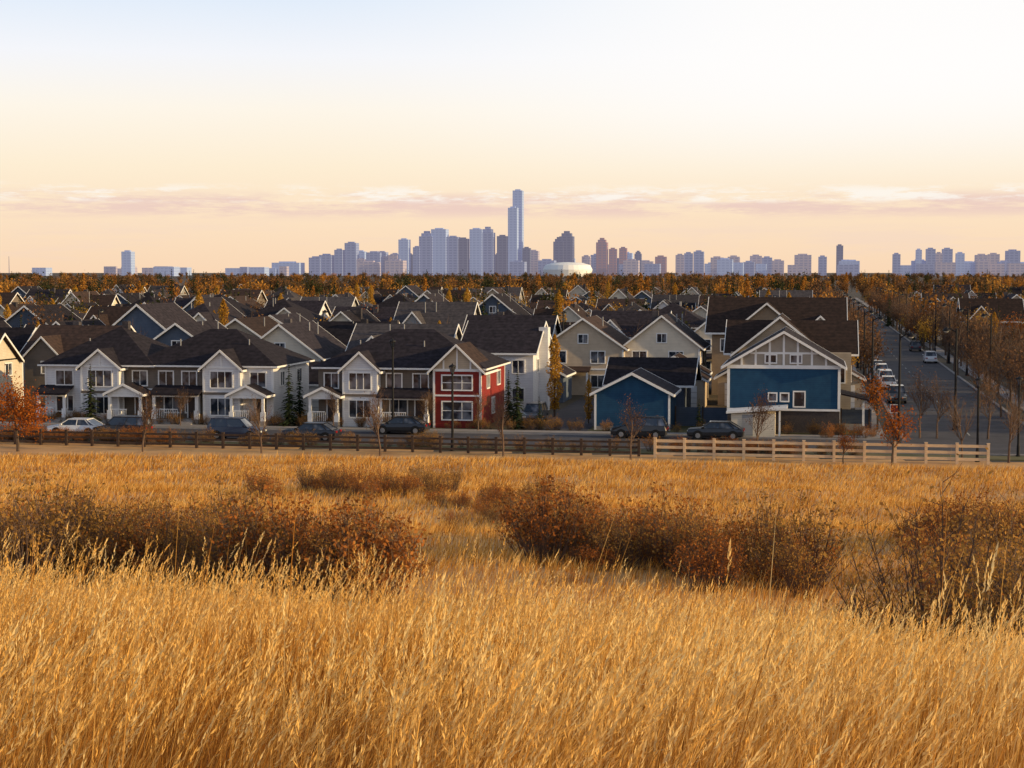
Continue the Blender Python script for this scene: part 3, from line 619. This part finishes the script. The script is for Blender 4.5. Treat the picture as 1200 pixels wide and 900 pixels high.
# ------------------------------------------------------------ cars
def car(col,kind='sedan'):
    mb=MB(); suv=kind=='suv'; w=.9; hb=.95 if not suv else 1.08; top=1.45 if not suv else 1.75
    prof=[(-2.28,.32),(-2.3,.62),(-2.22,.84),(-1.3,hb-.04),(.0,hb),(1.7,hb+.0),(2.2,hb-.08 if not suv else hb),(2.3,.7),(2.26,.32)]
    n=len(prof); v=[]
    secs=[(-w+.0,.965),(-w+.08,1.),(w-.08,1.),(w,.965)]
    for yy,sx in secs:
        for x,z in prof:
            in_=.06 if z>hb-.12 and abs(yy)>w-.01 else 0
            v.append((x*sx,yy-(in_ if yy>0 else -in_),z-(.03 if abs(yy)>w-.01 else 0)))
    f=[]
    for k in range(3):
        for i in range(n): j=(i+1)%n; f.append((k*n+i,k*n+j,(k+1)*n+j,(k+1)*n+i))
    f+= [tuple(range(n-1,-1,-1)),tuple(range(3*n,4*n))]; mb.add(v,f,col)
    b0,b1=(-1.2,1.95) if not suv else (-1.15,2.2); t0,t1=(-.45,1.15) if not suv else (-.5,1.9)
    wb=w-.08; wt=w-.24
    g=[(b0,-wb,hb-.02),(b1,-wb,hb-.02),(b1,wb,hb-.02),(b0,wb,hb-.02),(t0,-wt,top-.05),(t1,-wt,top-.05),(t1,wt,top-.05),(t0,wt,top-.05)]
    mb.add(g,[(0,1,5,4),(1,2,6,5),(2,3,7,6),(3,0,4,7)],'window_glass')
    mb.slab([(t0-.05,-wt-.03,top),(t1+.05,-wt-.03,top),(t1+.05,wt+.03,top),(t0-.05,wt+.03,top)],.07,col)
    for sg in(-1,1):
        for xb,xt in((b0,t0),(b1,t1),((b0+b1)/2-.05,(t0+t1)/2),((b0+b1)/2+1.05 if suv else b1-.45,(t0+t1)/2+.8 if suv else t1-.15)):
            mb.tube((xb,sg*(wb+.005),hb-.02),(xt,sg*(wt+.01),top-.04),.045,.04,col,4)
        for wx in(-1.42,1.4):
            y0,y1=(sg*(w-.22),sg*(w+.012)); mb.tube((wx,y0,.34),(wx,y1,.34),.34,.34,'tire',18,True); mb.tube((wx,y1-sg*.01,.34),(wx,y1+sg*.012,.34),.21,.2,'rim',12,True)
            mb.tube((wx,sg*(w-.1),.36),(wx,sg*(w+.004),.36),.41,.41,'black_metal',18,True)
        mb.box(-2.30,-2.2,sg*.62-.18,sg*.62+.18,.62,.76,'head_light'); mb.box(2.22,2.31,sg*.64-.16,sg*.64+.16,.7,.86,'tail_light')
        mb.box(b0+.1,b0+.3,sg*(w+.06)-.09,sg*(w+.06)+.09,hb,hb+.13,col)
        mb.box(-2.1,2.1,sg*(w-.03)-.03,sg*(w-.03)+.02,.24,.34,'black_metal')
    mb.box(-2.31,-2.24,-.35,.35,.42,.6,'black_metal')
    return mb.mesh('parked_'+kind)
cars={}
def pc(col,kind,px,b,rot=0,a=None):
    k=(col,kind)
    if k not in cars: cars[k]=car(col,kind)
    if a is None: x,y=sight(px,b)
    else: x,y=W(a,b)
    put('parked_car' if kind=='sedan' else 'parked_suv',cars[k],x,y,.05,-ANG+rot)
pc('car_black','suv',142,132.6); pc('car_blue','suv',276,132.6,math.pi); pc('car_black','sedan',364,132.6); pc('car_white','sedan',88,133,); pc('car_black','sedan',470,139.4)
pc('car_grey','suv',627,152,math.pi/2); pc('car_black','suv',750,139.4); pc('car_black','sedan',840,139.4)
for i,(b,c,k) in enumerate([(182,'car_grey','suv'),(203,'car_white','sedan'),(210,'car_white','suv'),(217,'car_silver','sedan'),(224,'car_white','suv'),(238,'car_grey','sedan'),(262,'car_white','suv')]): pc(c,k,0,b,math.pi/2,a=8.7)
for b,c in((262,'car_white'),(300,'car_grey')): pc(c,'suv',0,b,-math.pi/2,a=17.3)
# ------------------------------------------------------------ skyline
SK=5300.
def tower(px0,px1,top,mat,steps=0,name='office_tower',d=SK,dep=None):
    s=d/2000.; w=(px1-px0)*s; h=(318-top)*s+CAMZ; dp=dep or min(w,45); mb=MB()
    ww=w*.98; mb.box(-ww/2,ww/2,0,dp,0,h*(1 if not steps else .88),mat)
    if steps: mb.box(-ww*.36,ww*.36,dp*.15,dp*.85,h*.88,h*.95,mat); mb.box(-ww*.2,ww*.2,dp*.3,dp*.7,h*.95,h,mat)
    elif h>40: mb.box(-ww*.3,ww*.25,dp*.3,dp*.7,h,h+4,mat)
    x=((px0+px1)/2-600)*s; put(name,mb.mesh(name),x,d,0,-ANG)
B_,G_,S_,K_,D_='tower_blue','tower_glass','tower_stone','tower_brick','tower_dark'
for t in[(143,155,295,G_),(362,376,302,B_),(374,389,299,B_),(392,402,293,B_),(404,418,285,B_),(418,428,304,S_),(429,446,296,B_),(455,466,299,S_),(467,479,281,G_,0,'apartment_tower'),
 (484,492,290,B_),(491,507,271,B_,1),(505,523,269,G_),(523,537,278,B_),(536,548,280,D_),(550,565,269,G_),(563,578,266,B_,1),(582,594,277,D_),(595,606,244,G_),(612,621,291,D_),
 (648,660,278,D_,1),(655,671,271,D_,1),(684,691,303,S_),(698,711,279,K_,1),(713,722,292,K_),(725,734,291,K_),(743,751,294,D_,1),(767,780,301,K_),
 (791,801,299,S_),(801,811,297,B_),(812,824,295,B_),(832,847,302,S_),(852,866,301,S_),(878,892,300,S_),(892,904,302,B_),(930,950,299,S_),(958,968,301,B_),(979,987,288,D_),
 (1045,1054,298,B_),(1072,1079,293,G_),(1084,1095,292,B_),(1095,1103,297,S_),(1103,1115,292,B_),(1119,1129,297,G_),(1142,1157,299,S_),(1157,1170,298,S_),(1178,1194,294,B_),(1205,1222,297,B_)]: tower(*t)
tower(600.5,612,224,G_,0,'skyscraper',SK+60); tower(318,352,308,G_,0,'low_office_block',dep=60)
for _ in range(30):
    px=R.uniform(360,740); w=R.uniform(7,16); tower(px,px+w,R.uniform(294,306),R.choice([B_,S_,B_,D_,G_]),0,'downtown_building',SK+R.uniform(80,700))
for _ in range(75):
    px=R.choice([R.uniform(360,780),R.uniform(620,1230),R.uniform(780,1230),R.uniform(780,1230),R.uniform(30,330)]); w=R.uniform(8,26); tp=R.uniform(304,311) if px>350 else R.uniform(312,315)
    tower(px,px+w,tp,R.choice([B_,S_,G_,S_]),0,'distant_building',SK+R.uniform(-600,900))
mb=MB(); mb.lathe([(62,0),(66,18),(60,30),(40,36),(0,38)],'arena_white',n=28); put('arena',mb.mesh('arena'),148,SK-750,0,0)
mb=MB(); mb.tube((0,0,0),(0,0,40),.8,.4,'tower_dark',4); put('radio_mast',mb.mesh('radio_mast'),-294*3.,3000*1.,0)
# ------------------------------------------------------------ grass
def grassmat(name,cols):
    m=bpy.data.materials.new(name); m.use_nodes=True; t=m.node_tree; N=t.nodes; L=t.links; N.clear()
    out=N.new('ShaderNodeOutputMaterial'); at=N.new('ShaderNodeAttribute'); at.attribute_name='rnd'
    r=N.new('ShaderNodeValToRGB'); e=r.color_ramp.elements; e[0].color=(*cols[0],1); e[1].color=(*cols[-1],1)
    for i in range(1,len(cols)-1): q=e.new(i/(len(cols)-1)); q.color=(*cols[i],1)
    L.new(at.outputs['Fac'],r.inputs[0])
    d=N.new('ShaderNodeBsdfDiffuse'); tr=N.new('ShaderNodeBsdfTranslucent'); mx=N.new('ShaderNodeMixShader'); mx.inputs[0].default_value=.38
    L.new(r.outputs[0],d.inputs[0]); L.new(r.outputs[0],tr.inputs[0]); L.new(d.outputs[0],mx.inputs[1]); L.new(tr.outputs[0],mx.inputs[2]); L.new(mx.outputs[0],out.inputs[0]); M[name]=m
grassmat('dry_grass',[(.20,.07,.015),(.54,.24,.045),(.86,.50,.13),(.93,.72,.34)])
def patchy(x,y): return .5+.5*np.sin(x*.9+1.7*np.sin(y*.5))*np.sin(y*.7+1.3*np.sin(x*.6+2))
def blades(n,d0,d1,spread,hmin,hmax,wfun,lean,segs,seed,margin=1.5,power=1.,base=.3,cell=.4,clus=.72,per=26):
    r=np.random.RandomState(seed); d=d0+(d1-d0)*r.rand(n)**power; x=(r.rand(n)*2-1)*(spread*d+margin); y=d
    h3=np.zeros(n); cw=np.zeros(n)
    if clus>0:
        m=int(n/per); cd=d0+(d1-d0)*r.rand(m)**power; cx=(r.rand(m)*2-1)*(spread*cd+margin); ch=r.uniform(-1,1,m); cwi=r.normal(size=m)
        idx=r.randint(0,m,n); cl=r.rand(n)<clus; sg=cell*.28
        x=np.where(cl,cx[idx]+r.normal(size=n)*sg,x); y=np.where(cl,cd[idx]+r.normal(size=n)*sg,y); h3=ch[idx]*cl; cw=cwi[idx]*cl; d=y
    z=zt(x,y); pt=patchy(x*.5,y*.5)
    h=(hmin+(hmax-hmin)*r.rand(n)**1.3)*(.74+.42*pt)*(1+.2*h3)
    wind=.35*np.sin(x*.8+y*.5+np.sin(y*.9)*1.2)+.35+.5*cw
    bend=lean*(.25+r.rand(n)*1.0); th=r.normal(size=n)*1.1
    lx=np.cos(th)*bend+wind*lean*.8; ly=np.sin(th)*bend*.8; bd=np.sqrt(lx*lx+ly*ly)
    w=wfun(d)*(.5+1.0*r.rand(n)); fa=r.rand(n)*np.pi; wx=np.cos(fa)*w*.5; wy=np.sin(fa)*w*.5
    V=np.zeros((n,(segs+1)*2,3)); 
    for i in range(segs+1):
        t=i/segs; wd=(1-t**1.5)*.9+.1; px=x+lx*h*t*t; py=y+ly*h*t*t; pz=z+h*t*(1-.35*bd*t)
        V[:,2*i,0]=px-wx*wd;V[:,2*i,1]=py-wy*wd;V[:,2*i,2]=pz;V[:,2*i+1,0]=px+wx*wd;V[:,2*i+1,1]=py+wy*wd;V[:,2*i+1,2]=pz
    k=(segs+1)*2; bs=(np.arange(n)*k)[:,None,None]; f=np.array([[2*i,2*i+1,2*i+3,2*i+2] for i in range(segs)])[None]
    F=(bs+f).reshape(-1,4); c=np.clip(.08+.68*r.rand(n)+.25*patchy(x*1.3+5,y*.4)+.18*h3,0,1)
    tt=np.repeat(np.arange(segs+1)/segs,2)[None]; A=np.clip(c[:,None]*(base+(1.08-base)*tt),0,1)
    tip=np.stack([x+lx*h,y+ly*h,z+h*(1-.35*bd)],1); dr=np.stack([2*lx,2*ly,1-.7*bd],1)
    return V.reshape(-1,3),F,A.ravel(),tip,dr,c
def join(parts):
    Vs=[];Fs=[];As=[];o=0
    for V,F,A in parts: Vs.append(V);Fs.append(F+o);As.append(A);o+=len(V)
    return np.concatenate(Vs),np.concatenate(Fs),np.concatenate(As)
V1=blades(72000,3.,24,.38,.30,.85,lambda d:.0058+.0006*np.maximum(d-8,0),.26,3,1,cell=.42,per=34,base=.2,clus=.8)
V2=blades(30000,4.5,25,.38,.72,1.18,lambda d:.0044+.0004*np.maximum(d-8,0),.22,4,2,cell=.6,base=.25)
tip=V2[3]; dr=V2[4]/np.linalg.norm(V2[4],axis=1)[:,None]; n=len(tip); r=np.random.RandomState(5); K=8
H=[];HA=[]
L_=(.08+.12*r.rand(n)); D=tip[:,1]; wsc=1+.06*np.maximum(D-7,0)
for k in range(K):
    s=(k/K)*L_; c=tip-dr*(s[:,None]) ; side=r.normal(size=(n,3)); side-=dr*(side*dr).sum(1)[:,None]; side/=np.linalg.norm(side,axis=1)[:,None]+1e-9
    out=side*(.010*(.5+k/K)*wsc)[:,None]; up=dr*.03; wv=np.cross(side,dr)*(.0032*wsc)[:,None]
    H.append(np.stack([c-wv,c+out*.6+up*.4-wv,c+out+up,c+out*.4+up*.3+wv],1)); HA.append(np.clip(V2[5]*.5+.5,0,1))
H=np.stack(H,1).reshape(-1,3); HA=np.repeat(np.stack(HA,1).reshape(-1),4); HF=np.arange(len(H)).reshape(-1,4)
V4=blades(220,4.2,16,.36,1.25,1.65,lambda d:.0052+.0003*np.maximum(d-5,0),.14,5,9,clus=0)
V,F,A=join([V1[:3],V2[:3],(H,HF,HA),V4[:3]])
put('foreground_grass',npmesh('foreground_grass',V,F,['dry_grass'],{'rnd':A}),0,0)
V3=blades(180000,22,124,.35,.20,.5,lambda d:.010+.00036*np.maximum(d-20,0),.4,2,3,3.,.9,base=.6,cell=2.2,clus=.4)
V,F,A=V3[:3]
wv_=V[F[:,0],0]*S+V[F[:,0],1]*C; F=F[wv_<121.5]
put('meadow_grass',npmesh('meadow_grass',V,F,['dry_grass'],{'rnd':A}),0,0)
# ------------------------------------------------------------ light
el=math.radians(13); az=math.radians(-16)
s=Vector((math.cos(el)*math.cos(az),math.cos(el)*math.sin(az),math.sin(el)))
ld=bpy.data.lights.new('sun','SUN'); ld.energy=5.; ld.angle=math.radians(.5); ld.color=(1,.72,.36)
lo=bpy.data.objects.new('sun',ld); lo.rotation_euler=s.to_track_quat('Z','Y').to_euler(); scene.collection.objects.link(lo)
w=bpy.data.worlds.new('World'); scene.world=w; w.use_nodes=True; N=w.node_tree.nodes; L=w.node_tree.links; bg=N['Background']
sk=N.new('ShaderNodeTexSky'); sk.sky_type='NISHITA'; sk.sun_disc=False; sk.sun_elevation=el; sk.sun_rotation=math.atan2(s.x,s.y); sk.air_density=1; sk.dust_density=2
tc=N.new('ShaderNodeTexCoord'); sp=N.new('ShaderNodeSeparateXYZ'); L.new(tc.outputs['Generated'],sp.inputs[0])
def mrange(src,a,b,c,d):
    m=N.new('ShaderNodeMapRange'); m.interpolation_type='SMOOTHSTEP'
    for i,v in enumerate((a,b,c,d)): m.inputs[i+1].default_value=v
    L.new(src,m.inputs[0]); return m.outputs[0]
def mth(op,a,b):
    m=N.new('ShaderNodeMath'); m.operation=op
    for i,v in enumerate((a,b)):
        if isinstance(v,(int,float)): m.inputs[i].default_value=v
        else: L.new(v,m.inputs[i])
    return m.outputs[0]
def mixc(f,a,b):
    m=N.new('ShaderNodeMix'); m.data_type='RGBA'
    if isinstance(f,(int,float)): m.inputs[0].default_value=f
    else: L.new(f,m.inputs[0])
    for i,v in((6,a),(7,b)):
        if isinstance(v,tuple): m.inputs[i].default_value=(*v,1)
        else: L.new(v,m.inputs[i])
    return m.outputs[2]
rp=N.new('ShaderNodeValToRGB'); mr=N.new('ShaderNodeMapRange'); mr.inputs[1].default_value=0; mr.inputs[2].default_value=.3; L.new(sp.outputs[2],mr.inputs[0]); L.new(mr.outputs[0],rp.inputs[0])
e=rp.color_ramp.elements; e[0].position=0; e[0].color=(.97,.70,.48,1); e[1].position=1; e[1].color=(.42,.58,.9,1)
for p,c in((.10,(.99,.77,.55)),(.20,(1.,.86,.66)),(.31,(1.,.93,.82)),(.41,(.92,.93,.97)),(.52,(.76,.85,.97))): q=e.new(p); q.color=(*c,1)
wf=mth('MULTIPLY',mrange(sp.outputs[0],-.14,.18,0,1),mrange(sp.outputs[2],.03,.12,0,.95))
g=mixc(wf,rp.outputs[0],(1.02,1.0,.985))
def cloud(kx,kz,z0,z1,z2,z3,t0,t1,amt,col,g,off=0.):
    cb=N.new('ShaderNodeCombineXYZ'); L.new(mth('MULTIPLY',sp.outputs[0],kx),cb.inputs[0]); L.new(mth('MULTIPLY',sp.outputs[2],kz),cb.inputs[2]); L.new(mth('ADD',sp.outputs[1],off),cb.inputs[1])
    no=N.new('ShaderNodeTexNoise'); no.inputs['Scale'].default_value=1.; no.inputs['Detail'].default_value=9; no.inputs['Roughness'].default_value=.7; L.new(cb.outputs[0],no.inputs['Vector'])
    band=mth('MULTIPLY',mrange(sp.outputs[2],z0,z1,0,1),mrange(sp.outputs[2],z2,z3,1,0))
    return mixc(mth('MULTIPLY',mth('MULTIPLY',band,mrange(no.outputs['Fac'],t0,t1,0,1)),amt),g,col)
g=cloud(13.,100.,.028,.036,.040,.048,.40,.58,.85,(.84,.61,.55),g)
g=cloud(22.,150.,.038,.042,.045,.052,.46,.60,.85,(1.,.95,.88),g,3.1)
g=cloud(6.,60.,.0,.01,.02,.035,.5,.7,.35,(.88,.68,.60),g,7.7)
vm=N.new('ShaderNodeVectorMath'); vm.operation='SCALE'; L.new(g,vm.inputs[0]); vm.inputs[3].default_value=10.2
fac=mrange(sp.outputs[2],.2,.7,.96,.2)
L.new(mixc(fac,sk.outputs[0],vm.outputs[0]),bg.inputs[0]); bg.inputs[1].default_value=.1
# ------------------------------------------------------------ camera
cd=bpy.data.cameras.new('camera'); cd.lens=60; cd.sensor_width=36; cd.clip_end=30000; cd.clip_start=.1
co=bpy.data.objects.new('camera',cd); co.location=(0,0,CAMZ); co.rotation_euler=(math.radians(90-3.78),0,0); scene.collection.objects.link(co); scene.camera=co
scene.view_settings.view_transform='Standard'; scene.view_settings.look='None'; scene.view_settings.exposure=0
